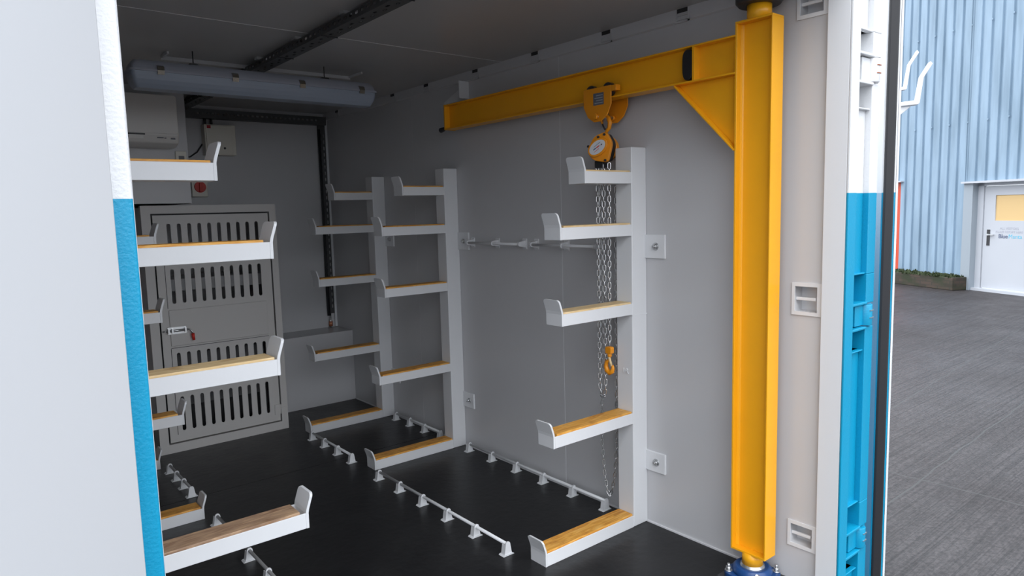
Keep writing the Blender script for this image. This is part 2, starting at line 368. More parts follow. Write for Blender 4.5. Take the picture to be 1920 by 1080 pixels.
# right post with hinge pockets
PK = [(0.075, 0.341, 0.150, 0.236), (0.945, 1.232, 1.033, 1.118), (1.838, 2.108, 1.930, 2.020)]
po = MB(); PY = 0.012
po.box(2.3065, 2.366, 0.002, 0.0115, 0, 2.285); po.box(2.332, 2.366, 0.0115, 0.092, 0, 2.285)
zs = 0.0
for a, b, c, d in PK:
    po.box(2.366, 2.488, PY+0.022, 0.092, zs, a)
    po.box(2.366, 2.488, PY+0.060, 0.092, a, c); po.box(2.366, 2.488, PY+0.060, 0.092, d, b)
    po.box(2.366, 2.398, PY+0.060, 0.092, c, d); po.box(2.424, 2.488, PY+0.060, 0.092, c, d)
    po.box(2.488, 2.552, PY, 0.092, zs, c-0.003)
    po.box(2.52, 2.552, PY+0.05, 0.092, c-0.003, d+0.003)
    po.box(2.366, 2.492, PY-0.004, PY+0.062, c-0.010, c); po.box(2.366, 2.492, PY-0.004, PY+0.062, d, d+0.010)
    po.box(2.360, 2.488, PY+0.006, PY+0.062, b, b+0.006); po.box(2.360, 2.488, PY+0.006, PY+0.062, a-0.006, a)
    zs = b
    po.box(2.488, 2.552, PY, 0.092, d+0.003, b)
po.box(2.366, 2.488, PY+0.022, 0.092, zs, 2.285); po.box(2.488, 2.552, PY, 0.092, zs, 2.285)
post = struct('trim_5', po, LIV, label='right corner post of the container with three hinge pockets', cat='post', bevel=0.005, segs=3)
for a, b, c, d in PK:
    h = MB(); h.cyl((2.512, PY+0.016, c+0.003), (2.512, PY+0.016, d-0.003), 0.028, n=24)
    h.box(2.424, 2.512, PY+0.010, PY+0.034, c+0.004, d-0.004)
    h.box(2.490, 2.585, PY+0.02, PY+0.036, c+0.008, d-0.008)
    hg = obj('hinge', h, LIV, post, bevel=0.002)
    p = MB(); p.box(2.500, 2.525, PY-0.0135, PY-0.008, (c+d)/2-0.012, (c+d)/2-0.008); p.box(2.500, 2.525, PY-0.0135, PY-0.008, (c+d)/2+0.016, (c+d)/2+0.02)
    obj('weld_seam', p, COPPER if c > 1.5 else STEEL, hg)

# open door leaves -------------------------------------------------
def leaf(name, label, A, ang, length, t, inner_m):
    """door leaf hinged at A, running in direction ang, its thickness t to the right-hand side"""
    mt = Matrix.Translation(Vector((A[0], A[1], 0))) @ Matrix.Rotation(ang, 4, 'Z')
    m = MB(); m.box(0, length, -t, 0, -0.12, 2.27, mt)
    o = struct(name, m, inner_m, label=label, cat='door', bevel=0.004)
    return o, mt
ang1 = math.atan2(-0.80, -0.78)
l1, m1 = leaf('door_1', 'left container door standing open towards the camera, plain white inner face', (0.020, -0.045), ang1, 1.12, 0.045, mat('door_inner_paint', (0.50, 0.51, 0.53), 0.4, bump=0.02, bscale=4))
# right leaf, swung right round
ang2 = R(35)
l2, m2 = leaf('door_2', 'right container door swung right open, white above and blue below', (2.602, 0.016), ang2, 1.12, 0.048, LIV)
obj('inner_panel', MB().box(0.0, 1.12, -0.055, -0.048, -0.11, 2.26, m2), WHITE, l2)
gk = MB(); gk.box(-0.012, 0.01, -0.040, -0.005, -0.10, 2.27, m2)
obj('gasket', gk, BLK, l2, bevel=0.006, label='black rubber door gasket')
def hook(s, L, wy, th, z, hgt):
    m = MB()
    # flat bar bent into a J: out from the inner face, then up
    prof = [(0, z-th/2), (L, z-th/2+0.012), (L+0.008, z+0.01), (L+0.022, z+hgt*0.68), (L+0.058, z+hgt), (L+0.048, z+hgt+0.012), (L+0.009, z+hgt*0.70), (L-0.006, z+th/2+0.018), (0, z+th/2)]
    m.prism([(-p[0]-0.048, p[1]) for p in prof], 'x', s-wy/2, s+wy/2, m2)
    m.prism([(-0.048, z-th/2), (-0.048-L*0.92, z-th/2+0.008), (-0.048-L*0.55, z-0.085), (-0.048-L*0.3, z-0.15), (-0.048, z-0.17)], 'x', s-0.004, s+0.004, m2)
    m.box(s-wy/2, s+wy/2, -0.048-0.008, -0.048, z-0.14, z+0.04, m2)
    return obj('storage_hook', m, WHITE, l2, bevel=0.003)
hook(0.86, 0.275, 0.045, 0.014, 1.950, 0.190)
hook(1.03, 0.262, 0.022, 0.010, 2.045, 0.185)

# right wall head trim
struct('trim_6', MB().prism([(XR, 2.275), (XR-0.012, 2.280), (XR-0.016, ZC), (XR, ZC)], 'y', 0.112, YB), WALLP, label='white coving strip along the top of the right wall', cat='trim')
struct('trim_7', MB().box(XR-0.007, XR, 0.112, 3.99, 0.0, 0.007), BSEAL, label='bead of white sealant along the foot of the right wall', cat='trim')
struct('trim_8', MB().box(2.312, XR, YB-0.02, YB, 0.575, ZC), WHITE, label='grey angle strip in the back right corner', cat='trim')

# yard -------------------------------------------------------------
struct('ground', MB().box(-25, 40, -30, 35, -0.35, -0.25), YARD, label='wet brushed grey concrete yard outside', cat='ground')

# ================================================================= WAREHOUSE (right background)
BA = Vector((15.045, 3.483, -0.25)); BU = Vector((0.43645, 0.89973, 0)); BN = Vector((-0.89973, 0.43645, 0))   # s along the wall, n towards the container
BMX = Matrix(((BU.x, BN.x, 0, BA.x), (BU.y, BN.y, 0, BA.y), (0, 0, 1, 0), (0, 0, 0, 1)))   # local (s, n, z)
def corrug(s0, s1, z0, z1):
    m = MB(); per = 0.2125; x = math.floor(s0/per)*per+0.06; pts = [(s0, 0)]
    while x < s1:
        for dx, n in ((0, 0), (0.012, -0.032), (0.055, -0.032), (0.067, 0)):
            if s0 < x+dx < s1: pts.append((x+dx, n))
        x += per
    pts.append((s1, 0))
    outline = pts+[(s1, -0.12), (s0, -0.12)]
    m.prism(outline, 'z', z0, z1, BMX); return m
wh = corrug(0.32, 1.93, -0.02, 7.0)
wh2 = corrug(-1.35, 0.32, 1.83, 7.0); wh.bm.from_mesh((lambda me: (wh2.bm.to_mesh(me), me)[1])(bpy.data.meshes.new('t')))
for a in ((1.93, 3.2, 1.90, 7.0), (3.2, 9.0, -0.02, 7.0), (-12.0, -1.35, -0.02, 7.0)):
    w3 = corrug(*a); me3 = bpy.data.meshes.new('t'); w3.bm.to_mesh(me3); wh.bm.from_mesh(me3)
for i in range(8, 80):   # screws in three rows
    s = i*0.425-12.0
    if s < 9:
        for z in (2.95, 4.75): wh.box(s-0.012, s+0.012, 0.0, 0.006, z, z+0.03, BMX)
struct('wall_warehouse', wh, CLAD, label='light blue corrugated warehouse wall', cat='wall')
pl = MB().box(-12, -1.35, -0.14, 0.02, -0.25, -0.02, BMX); pl.box(0.14, 1.93, -0.14, -0.03, -0.25, 0.0, BMX); pl.box(3.2, 9, -0.14, 0.02, -0.25, -0.02, BMX)
struct('baseboard_warehouse', pl, PLINTH, label='grey concrete plinth under the warehouse cladding', cat='plinth')
# white entrance door with reveal
dr = MB()
dr.box(-1.35, -1.28, -0.20, 0.02, -0.25, 1.83, BMX); dr.box(0.12, 0.32, -0.20, 0.03, -0.25, 1.83, BMX)
d3 = struct('door_3', dr, mat('reveal_paint', (0.27, 0.31, 0.35), 0.5), label='white warehouse entrance door with amber glazed pane', cat='door')
obj('flashing', MB().box(-1.38, 0.34, -0.05, 0.09, 1.80, 1.835, BMX), DOORW, d3)
fr = MB(); fr.box(0.0, 0.12, -0.16, -0.10, -0.20, 1.80, BMX); fr.box(-1.28, -1.20, -0.16, -0.10, -0.20, 1.80, BMX); fr.box(-1.28, 0.12, -0.16, -0.10, 1.74, 1.80, BMX)
fr.box(-1.28, 0.12, -0.18, -0.02, -0.25, -0.20, BMX)
obj('door_frame', fr, DOORW, d3)
lf = plate(rect(-1.19, -0.012, -0.19, 1.735), [rect(-0.84, -0.24, 1.09, 1.56)], -0.148, -0.118, 'y'); lf.bm.transform(BMX)
lfo = obj('door_leaf', lf, DOORW, d3)
obj('glazing', MB().box(-0.84, -0.24, -0.140, -0.134, 1.09, 1.56, BMX), AMBER, lfo, label='amber glazed pane')
hd = MB().box(-0.155, -0.095, -0.118, -0.108, 0.62, 0.92, BMX); obj('handle_plate', hd, BLKM, lfo)
obj('lever_handle', MB().box(-0.25, -0.115, -0.095, -0.075, 0.815, 0.835, BMX).box(-0.14, -0.12, -0.108, -0.08, 0.81, 0.84, BMX), STEEL, lfo)
# lettering: text x runs towards -s
def ltr(s, z): return BMX @ Matrix(((-1, 0, 0, s), (0, 0, 1, -0.117), (0, 1, 0, z), (0, 0, 0, 1)))
obj('lettering', text_mb('ALL VISITORS', 0.062, ltr(-0.54, 0.925)), INKG, lfo)
obj('lettering', text_mb('PLEASE REPORT HERE', 0.056, ltr(-0.54, 0.862)), INKG, lfo)
obj('lettering', text_mb('Blue', 0.108, ltr(-0.425, 0.765), bold=0.002), INK, lfo, label='dark blue lettering')
obj('lettering', text_mb('Manta', 0.108, ltr(-0.665, 0.765)), INKB, lfo, label='pale blue lettering')
# red door further left
rd = MB().box(1.93, 3.2, -0.10, -0.04, -0.04, 1.90, BMX)
d4 = struct('door_4', rd, REDD, label='red warehouse door at the edge of the container door', cat='door')
obj('flashing', MB().box(1.86, 3.25, -0.03, 0.08, 1.90, 1.93, BMX), DOORW, d4)
obj('threshold', MB().box(1.93, 3.2, -0.14, 0.0, -0.25, -0.045, BMX), PLINTH, d4)
obj('nosing', MB().box(1.93, 3.2, 0.0, 0.05, -0.20, -0.165, BMX), DOORW, d4)
# planter
pt = thing('planter', 'low mossy brick planter at the foot of the blue warehouse wall', 'planter', (BA+BU*1.0+BN*0.18)[:])
pm = MB(); 
pm.box(0.17, 1.95, 0.02, 0.36, -0.25, 0.0, BMX)
o = obj('brick_wall', pm, BRICK, pt, bevel=0.012)
gm = MB()
for i in range(900):
    s = random.uniform(0.2, 1.93); n = random.uniform(0.04, 0.37); z = -0.012; h = random.uniform(0.015, 0.06)*(1.4 if random.random() < .15 else 1)
    p = BMX @ Vector((s, n, z)); a = random.uniform(0, 6.28); d = Vector((math.cos(a), math.sin(a), 0))*0.02; q = p+Vector((random.uniform(-.03, .03), random.uniform(-.03, .03), h))
    v = [gm.bm.verts.new(p-d), gm.bm.verts.new(p+d), gm.bm.verts.new(q+d*0.5), gm.bm.verts.new(q-d*0.5)]; gm.bm.faces.new(v)
obj('weeds', gm, LEAF, pt, kind='stuff')

# ================================================================= STORAGE RACKS
PW, PQ, PH, TH = 0.0996, 0.0966, 1.7717, 0.0509
ZT = [1.660, 1.4268, 1.0662, 0.5529, 0.0565]
LN = [0.3954, 0.5427, 0.5415, 0.6023, 0.6599]
def make_rack(side, y, label, woods, mark=False):
    """side +1: on the right wall, arms pointing to -x; -1: on the left wall"""
    wx = XR if side > 0 else XL
    X = lambda d: wx-side*d           # d = distance out from the wall
    root = thing('storage_rack', label, 'storage rack', (X(PW/2), y+PQ/2, 0), group='cantilever racks on the container walls')
    def bx(d0, d1, y0, y1, z0, z1, m=None):
        m = m or MB(); a, b = sorted((X(d0), X(d1))); return m.box(a, b, y0, y1, z0, z1)
    obj('post', bx(0.0, PW, y, y+PQ, 0.0, PH), WHITE, root, bevel=0.004, segs=3)
    obj('weld_seam', bx(-0.0, PW+0.0015, y-0.0015, y+0.03, 1.008, 1.013), WHITE, root)
    for i, (zt, L) in enumerate(zip(ZT, LN)):
        zb = zt-TH if i < 4 else 0.0
        # open-topped channel
        m = bx(PW, L-0.009, y, y+0.004, zb, zt); bx(PW, L-0.009, y+PQ-0.004, y+PQ, zb, zt, m); bx(PW, L-0.009, y+0.004, y+PQ-0.004, zb, zt-0.018, m)
        arm = obj('arm', m, WHITE, root, bevel=0.0012, segs=1)
        obj('timber_strip', bx(PW+0.003, L-0.014-(0.012 if i % 2 else 0.0), y+0.006, y+PQ-0.006, zt-0.018, zt+0.007), woods[i], arm, bevel=0.002)
        # end stop: flat bar with its upper part bent outwards and rounded corners
        S = MB(); rows = []; T = zt-zb+0.064; nseg = 22; w2 = PQ/2; rc = 0.015
        for k in range(nseg+1):
            s = (T-rc)*k/8 if k <= 8 else T-rc+rc*math.sin(math.pi/2*(k-8)/(nseg-8))
            bend = max(0.0, s-(zt-zb)-0.004)/0.070
            dx = 0.022*bend+0.004*math.sin(math.pi*min(1, s/(T)))*0
            hw = w2 if s < T-rc else w2-rc+math.sqrt(max(0, rc*rc-(s-(T-rc))**2))
            rows.append((s*(1-0.03*bend), dx, hw))
        vs = []
        for s, dx, hw in rows:
            r = []
            for t in (-0.009, 0.0):
                for yy in (y+w2-hw, y+w2+hw): r.append(S.bm.verts.new((X(L+t+dx), yy, zb+s)))
            vs.append(r)
        for A, B in zip(vs, vs[1:]):
            for a_, b_ in ((0, 1), (1, 3), (3, 2), (2, 0)): S.bm.faces.new((A[a_], A[b_], B[b_], B[a_]))
        S.bm.faces.new((vs[0][0], vs[0][1], vs[0][3], vs[0][2])); S.bm.faces.new((vs[-1][0], vs[-1][1], vs[-1][3], vs[-1][2]))
        obj('end_stop', S, WHITE, arm, bevel=0.0015)
    for z0, z1 in ((1.27, 1.377), (0.262, 0.358)):
        b = obj('wall_bracket', bx(0.0, 0.011, y-0.113, y+0.004, z0, z1), WHITE, root, bevel=0.002)
        bm_ = MB(); c = (X(0.011), y-0.062, (z0+z1)/2)
        bm_.cyl(c, (X(0.014), c[1], c[2]), 0.018, n=20); bm_.cyl((X(0.014), c[1], c[2]), (X(0.024), c[1], c[2]), 0.0125, n=6); bm_.cyl((X(0.024), c[1], c[2]), (X(0.030), c[1], c[2]), 0.006, n=10)
        obj('bolt', bm_, STEEL, b)
    if mark:
        mt = Matrix(((0, 0, -1, X(PW+0.0002)), (-1, 0, 0, y+0.045), (0, 1, 0, 0.735), (0, 0, 0, 1)))
        obj('marking', text_mb('1R', 0.036, mt, depth=0.0025), WHITE, root, label='raised weld characters')
    return root
G = PINE; RY = (0.9341, 2.4404, 3.3664)
make_rack(1, RY[0], 'white five-arm rack on right wall nearest the yellow crane column, hoist chains behind it', [PALE, PALE, PALE, G, G], True)
make_rack(1, RY[1], 'middle white five-arm rack on the right wall, beyond the chain hoist', [G]*5)
make_rack(1, RY[2], 'farthest white five-arm rack on the right wall, next to the back corner', [G]*5)
make_rack(-1, RY[0], 'near white rack left of the opening, its lowest visible timber weathered grey-brown', [G, G, PALE, WEATH, G])
make_rack(-1, RY[1], 'middle white rack on the left wall, short arm ends showing past the doorpost', [G]*5)
make_rack(-1, RY[2], 'farthest white rack on the left wall, one low arm end showing before the louvred cabinet', [G]*5)

# ================================================================= LASHING RAILS
def foot_mesh():
    m = MB()
    prof = []
    for x, z in ((-0.026, 0), (-0.020, 0.004), (-0.0155, 0.03), (-0.0125, 0.048)): prof.append((x, z))
    for i in range(1, 8): a = math.pi-math.pi*i/8; prof.append((0.0125*math.cos(a), 0.048+0.0125*math.sin(a)))
    for x, z in ((0.0125, 0.048), (0.0155, 0.03), (0.020, 0.004), (0.026, 0)): prof.append((x, z))
    m.prism(prof, 'y', -0.003, 0.003)
    # skirt running back under the rod
    for sgn in (-1, 1):
        m.prism([(sgn*0.020, 0.0), (sgn*0.0125, 0.045), (sgn*0.0095, 0.045), (sgn*0.015, 0.0)], 'y', 0.0, 0.024)
    m.prism([(-0.03, 0), (0.03, 0), (0.024, 0.005), (-0.024, 0.005)], 'y', -0.008, 0.028)
    bmesh.ops.recalc_face_normals(m.bm, faces=m.bm.faces)
    me = bpy.data.meshes.new('foot'); m.bm.to_mesh(me); m.bm.free(); me.materials.append(WHITE); return me
FOOT = foot_mesh()
def rail(x, ys, label, wall=None, group='low lashing rails on the floor'):
    y0, y1 = ys[0], ys[-1]
    root = thing('lashing_rail', label, 'lashing rail', (x, y0, 0 if wall is None else wall), group=group)
    if wall is None:
        obj('rod', MB().cyl((x, y0, 0.047), (x, y1, 0.047), 0.0075, n=12), RODM if x < 1.0 else WHITE, root)
        rot = (0, 0, 0)
    else:
        obj('rod', MB().cyl((x-0.047, y0, wall), (x-0.047, y1, wall), 0.0075, n=12), WHITE, root); rot = (0, R(-90), 0)
    for i, yy in enumerate(ys):
        f = bpy.data.objects.new('foot', FOOT); COL.objects.link(f); f.parent = root; f.location = (0, yy-y0, 0); f.rotation_euler = rot
    return root
def lin(a, b, n): return [a+(b-a)*i/(n-1) for i in range(n)]
rail(1.620, lin(1.128, 2.288, 6), 'six-footed rail on the black floor running between arm tips of near and middle right racks')
rail(1.628, lin(2.650, 3.235, 4), 'four-footed rail on the floor between arm tips of middle and farthest right racks')
rail(2.272, lin(1.150, 2.315, 6), 'six-footed floor rail against the right wall behind the hoist chains')
rail(2.272, lin(2.650, 3.235, 4), 'four-footed floor rail against the right wall behind the middle right rack')
rail(0.742, lin(1.150, 2.315, 6), 'grey-rod floor rail passing under the weathered bottom arm of near left rack')
rail(0.742, lin(2.780, 3.245, 4), 'grey-rod floor rail in front of the louvred cabinet')
rail(XR, [1.79, 2.035, 2.28], 'short white rail fixed to the right wall just before the middle rack bracket', wall=1.317, group='lashing rails on the right wall')
rail(XR, [1.215, 1.452, 1.690], 'white wall rail passing behind the hoist chains on the right wall', wall=1.317, group='lashing rails on the right wall')

# ================================================================= LASHING POCKETS AND RINGS
for (z0, z1), lb in zip(((0.165, 0.243), (1.092, 1.188), (2.182, 2.262)), ('lowest recessed lashing pocket beside the yellow column, near the floor', 'recessed lashing pocket at mid height beside the yellow column', 'topmost recessed lashing pocket right of the column head')):
    t = thing('lashing_pocket', lb, 'lashing pocket', (XR, 0.167, z0), group='lashing pockets by the doorway')
    obj('frame', plate(rect(0.100, 0.218, z0-0.014, z1+0.014), [rect(0.118, 0.206, z0, z1)], XR-0.005, XR-0.0005, 'x'), WHITE, t, bevel=0.002)
    obj('bar', MB().box(XR+0.004, XR+0.014, 0.128, 0.206, (z0+z1)/2-0.006, (z0+z1)/2+0.006), WHITE, t, bevel=0.002)
RL = ['nearest the crane column', 'above the jib beam, second from the column', 'above the jib beam near the hoist trolley', 'above the jib beam, fourth from the column', 'beyond the jib beam end', 'near the end of the light fitting', 'by the back corner']
RYS = (0.721, 1.156, 1.665, 2.195, 2.729, 3.164, 4.049)
for i, y in enumerate(RYS):
    t = thing('lashing_ring', 'lashing clip on the right wall head, '+RL[i], 'lashing clip', (XR-0.016, y, 2.27), group='lashing clips along the right wall head')
    obj('frame', MB().box(XR-0.019, XR-0.015, y-0.036, y-0.028, 2.272, ZC-0.001).box(XR-0.019, XR-0.015, y-0.036, y+0.036, 2.272, 2.279).box(XR-0.0185, XR-0.015, y+0.028, y+0.036, 2.272, ZC-0.001), WALLP, t)
    obj('slot', MB().box(XR-0.0168, XR-0.014, y-0.028, y+0.028, 2.312, ZC-0.001), BLKM, t)
    obj('bar', MB().box(XR-0.0185, XR-0.015, y-0.028, y+0.028, 2.298, 2.305).box(XR-0.0185, XR-0.015, y-0.028, y+0.028, 2.282, 2.288), WALLP, t)
t = thing('wall_gusset', 'small white triangular bracket on the right wall above the jib beam end', 'bracket', (XR, 2.30, 2.18))
obj('plate', MB().box(XR-0.07, XR, 2.286, 2.294, 2.175, 2.275), WHITE, t); obj('brace', MB().prism([(2.294, 2.175), (2.294, 2.268), (2.54, 2.185), (2.54, 2.175)], 'x', XR-0.010, XR), WHITE, t)

# ================================================================= JIB CRANE
CX, C0, C1 = 2.228, 0.235, 0.387
HW = 0.038
cr = thing('jib_crane', 'yellow wall-side jib crane, upright column with a long beam over the racks', 'jib crane', (CX, 0.31, 0))
def ibeam(m, kind, a0, a1, lo, hi):
    pass
cm = MB(); ZB0, ZB1 = 0.125, 2.173
cm.box(CX-HW, CX+HW, C0, C0+0.005, ZB0, ZB1); cm.box(CX-HW, CX+HW, C1-0.0075, C1, ZB0, ZB1); cm.box(CX-0.003, CX+0.003, C0+0.003, C1-0.003, ZB0, ZB1)
# web root fillets
for ya, yb in ((C0+0.005, C0+0.015), (C1-0.0075, C1-0.0175)):
    cm.prism([(CX-0.003, ya), (CX-0.013, ya), (CX-0.006, ya+(yb-ya)*0.4), (CX-0.003, yb)], 'z', ZB0, ZB1)
cm.box(CX-HW, CX+HW, C0, C1, ZB0-0.008, ZB0); cm.box(CX-HW, CX+HW, C0, C1, ZB1, ZB1+0.008)
obj('column', cm, YEL, cr, bevel=0.0006, segs=1)
obj('pivot', MB().cyl((CX, 0.311, ZB1+0.006), (CX, 0.311, 2.232), 0.044, n=32), YEL, cr, label='upper yellow pivot stub')
obj('pivot', MB().cyl((CX, 0.311, 0.070), (CX, 0.311, ZB0-0.006), 0.041, n=32), YEL, cr, label='lower yellow pivot stub')
ub = MB().lathe([(0.075, 0.0), (0.085, 0.012), (0.085, 0.03), (0.062, 0.05), (0.062, 0.10)], (CX, 0.311, 2.230)); obj('upper_bearing', ub, BLKM, cr)
lb = MB()
lb.prism(rrect(CX-0.090, CX+0.090, 0.311-0.090, 0.311+0.090, 0.045, 6), 'z', 0.012, 0.034)
lb.lathe([(0.078, 0.034), (0.076, 0.050), (0.066, 0.062), (0.060, 0.0625), (0.050, 0.058)], (CX, 0.311, 0.0))
lbo = obj('lower_bearing', lb, BLUEC, cr, bevel=0.003)
obj('base_plate', MB().box(CX-0.10, CX+0.10, 0.211, 0.411, 0.0, 0.012), BLKM, cr, bevel=0.002)
obj('inner_ring', MB().lathe([(0.048, 0.05), (0.048, 0.064), (0.037, 0.072), (0.036, 0.09)], (CX, 0.311, 0.0)), STEEL, lbo)
for sx in (-1, 1):
    for sy in (-1, 1):
        c = (CX+sx*0.066, 0.311+sy*0.066)
        obj('bolt', MB().cyl((*c, 0.034), (*c, 0.039), 0.015, n=18).cyl((*c, 0.039), (*c, 0.052), 0.011, n=6).cyl((*c, 0.052), (*c, 0.064), 0.006, n=12), STEEL, lbo)
obj('grease_nipple', MB().cyl((CX-0.055, 0.262, 0.045), (CX-0.068, 0.250, 0.064), 0.005, n=8), STEEL, lbo)
A0, A1, AZ0, AZ1 = C1, 2.345, 1.993, 2.136
am = MB(); am.box(CX-HW, CX+HW, A0, A1, AZ0, AZ0+0.007); am.box(CX-HW, CX+HW, A0, A1, AZ1-0.007, AZ1); am.box(CX-0.003, CX+0.003, A0, A1, AZ0+0.003, AZ1-0.003)
arm = obj('jib_beam', am, YEL, cr, bevel=0.0015)
obj('end_plate', MB().box(CX-HW, CX+HW, A1, A1+0.010, AZ0-0.002, AZ1+0.002), YEL, arm, bevel=0.001)
obj('stiffener', MB().box(CX-HW, CX-0.003, 0.572, 0.581, AZ0+0.007, AZ1-0.007), YEL, arm)
bu = MB(); prof = []
for i in range(24):
    a = 2*math.pi*i/24; prof.append((0.607+0.026*math.copysign(abs(math.cos(a))**0.8, math.cos(a)), (AZ0+AZ1)/2+0.060*math.copysign(abs(math.sin(a))**0.6, math.sin(a))))
bu.prism(prof, 'x', CX-HW+0.004, CX-0.003); obj('rubber_buffer', bu, BLK, arm, bevel=0.003, label='black rubber buffer')
obj('stiffener', MB().box(CX+0.003, CX+HW, 0.572, 0.581, AZ0+0.007, AZ1-0.007), YEL, arm)
obj('pull_handle', MB().cyl((CX-0.02, A1+0.01, AZ0+0.010), (CX-0.02, A1+0.035, AZ0+0.008), 0.008, n=12).cyl((CX-0.02, A1+0.035, AZ0+0.008), (CX-0.02, A1+0.075, AZ0+0.004), 0.012, 0.016, n=16), BLK, arm, label='black rubber grip', bevel=0.003)
gs = MB()
gs.prism([(C1, AZ0), (C1, 1.712), (0.668, AZ0)], 'x', CX-0.004, CX+0.004)
dn = Vector((0, 0.668-C1, AZ0-1.712)).normalized(); pn = Vector((0, dn.z, -dn.y))*0.007
a, b = Vector((0, C1, 1.712)), Vector((0, 0.668, AZ0))
gs.prism([(a.y, a.z), (b.y, b.z), (b.y+pn.y, b.z+pn.z), (a.y+pn.y, a.z+pn.z)], 'x', CX-HW, CX+HW)
obj('gusset', gs, YEL, cr, bevel=0.001)

# ================================================================= TROLLEY
ty = 1.083
tr = thing('beam_trolley', 'orange-yellow wheeled trolley clamped on the jib beam, dark label on its plate', 'trolley', (CX, ty, AZ0-0.1))
for sgn, xx in ((-1, CX-0.058), (1, CX+0.052)):
    p = [(ty-0.085, 2.045), (ty+0.085, 2.045), (ty+0.085, 1.965), (ty+0.060, 1.918), (ty+0.022, 1.893), (ty-0.022, 1.893), (ty-0.060, 1.918), (ty-0.085, 1.965)]
    sp = obj('side_plate', MB().prism(p, 'x', xx, xx+0.006), ORG, tr, bevel=0.002)
    if sgn < 0:
        obj('label_plate', MB().box(xx-0.001, xx, ty-0.042, ty+0.022, 1.967, 2.020), DARKL, sp)
        for k in range(4): obj('label_line', MB().box(xx-0.0016, xx-0.0008, ty-0.036, ty+0.014-0.01*(k % 2), 1.974+k*0.011, 1.978+k*0.011), LABEL, sp)
    obj('buffer_bar', MB().box(min(xx, xx+0.03*-sgn), max(xx, xx+0.03*-sgn), ty-0.115, ty-0.085, 2.018, 2.043), ORG, sp, bevel=0.002)
    for dy in (-0.052, 0.052):
        x0 = CX+sgn*0.046; x1 = CX+sgn*0.020
        obj('wheel', MB().cyl((x0, ty+dy, 2.031), (x1, ty+dy, 2.031), 0.031, n=24), BLKM, tr, bevel=0.003)
    obj('nut', MB().cyl((xx-0.006 if sgn < 0 else xx, ty, 1.916), (xx-0.018 if sgn < 0 else xx-0.014, ty, 1.916), 0.014, n=6), ORG, sp)
obj('cross_bolt', MB().cyl((CX-0.062, ty, 1.916), (CX+0.062, ty, 1.916), 0.008, n=12), STEEL, tr)
obj('suspension_plate', MB().cyl((CX-0.010, ty, 1.916), (CX+0.010, ty, 1.916), 0.016, n=16), STEEL, tr)

# ================================================================= CHAIN HOIST
hx, hy, hz = 2.205, 1.083, 1.776
ho = thing('chain_hoist', 'orange manual chain block hanging from the trolley with silver chains', 'chain hoist', (hx, hy, hz))
# top hook
pts = [(CX-0.002, hy, 1.835), (CX-0.002, hy-0.004, 1.852), (CX-0.002, hy-0.022, 1.868), (CX-0.002, hy-0.026, 1.890), (CX-0.002, hy-0.018, 1.912), (CX-0.002, hy, 1.926), (CX-0.002, hy+0.018, 1.918), (CX-0.002, hy+0.024, 1.900), (CX-0.002, hy+0.020, 1.888)]
hk = obj('top_hook', MB().tube(pts, 0.008, 12, rr=[.007, .008, .0095, .0105, .010, .009, .008, .007, .004]), ORG, ho)
obj('safety_latch', MB().tube([(CX-0.002, hy+0.004, 1.862), (CX-0.002, hy+0.014, 1.876), (CX-0.002, hy+0.022, 1.894)], 0.004, 8), BLKM, hk)
obj('swivel', MB().cyl((CX-0.002, hy, 1.818), (CX-0.002, hy, 1.840), 0.012, n=16), ORG, ho)
# front cover: rounded lozenge, tilted
SC = 1.28
TILT = Matrix.Translation((0, hy, hz)) @ Matrix.Rotation(R(-6), 4, 'X')
TURN = Matrix.Translation((2.205, hy, hz)) @ Matrix.Rotation(R(20), 4, 'Z') @ Matrix.Scale(SC, 4) @ Matrix.Translation((-2.205, -hy, -hz))
def loz(k, n=6):
    base = [(0.052, -0.006, 0.018), (0.018, 0.043, 0.016), (-0.030, 0.054, 0.014), (-0.049, 0.010, 0.016), (-0.024, -0.056, 0.014), (0.030, -0.040, 0.016)]
    out = []
    m = len(base)
    for i in range(m):
        p = Vector(base[i][:2]); a = Vector(base[i-1][:2]); c = Vector(base[(i+1) % m][:2]); r = base[i][2]
        u = (a-p).normalized()*r; v = (c-p).normalized()*r
        for t in range(n+1):
            s = t/n; q = (p+u)*(1-s)**2+2*s*(1-s)*p+(p+v)*s*s; out.append((q.x*k, q.y*k))
    return out
FX = 2.176
def tobj(name, mb, *a, **k):
    mb.bm.transform(TURN); return obj(name, mb, *a, **k)
fc = MB(); fc.prism(loz(1.0), 'x', FX, FX+0.016, TILT); fo = tobj('front_cover', fc, ORG, ho, bevel=0.003, segs=3)
def ell(a, b, x0, x1, rot=28, n=36, cy=0.004, cz=0.002):
    pts = []
    for i in range(n):
        t = 2*math.pi*i/n; u, v = a*math.cos(t), b*math.sin(t); pts.append((cy+u*math.cos(R(rot))-v*math.sin(R(rot))*1, cz+(-u*math.sin(R(rot))-v*math.cos(R(rot)))))
    return MB().prism(pts, 'x', x0, x1, TILT)
tobj('cover_boss', ell(0.041, 0.0285, FX-0.010, FX), ORG, fo, bevel=0.003, segs=3)
lp = tobj('label_plate', ell(0.034, 0.021, FX-0.0112, FX-0.0098), mat('label_silver', (0.62, 0.64, 0.68), 0.35), fo, label='oval silver label')
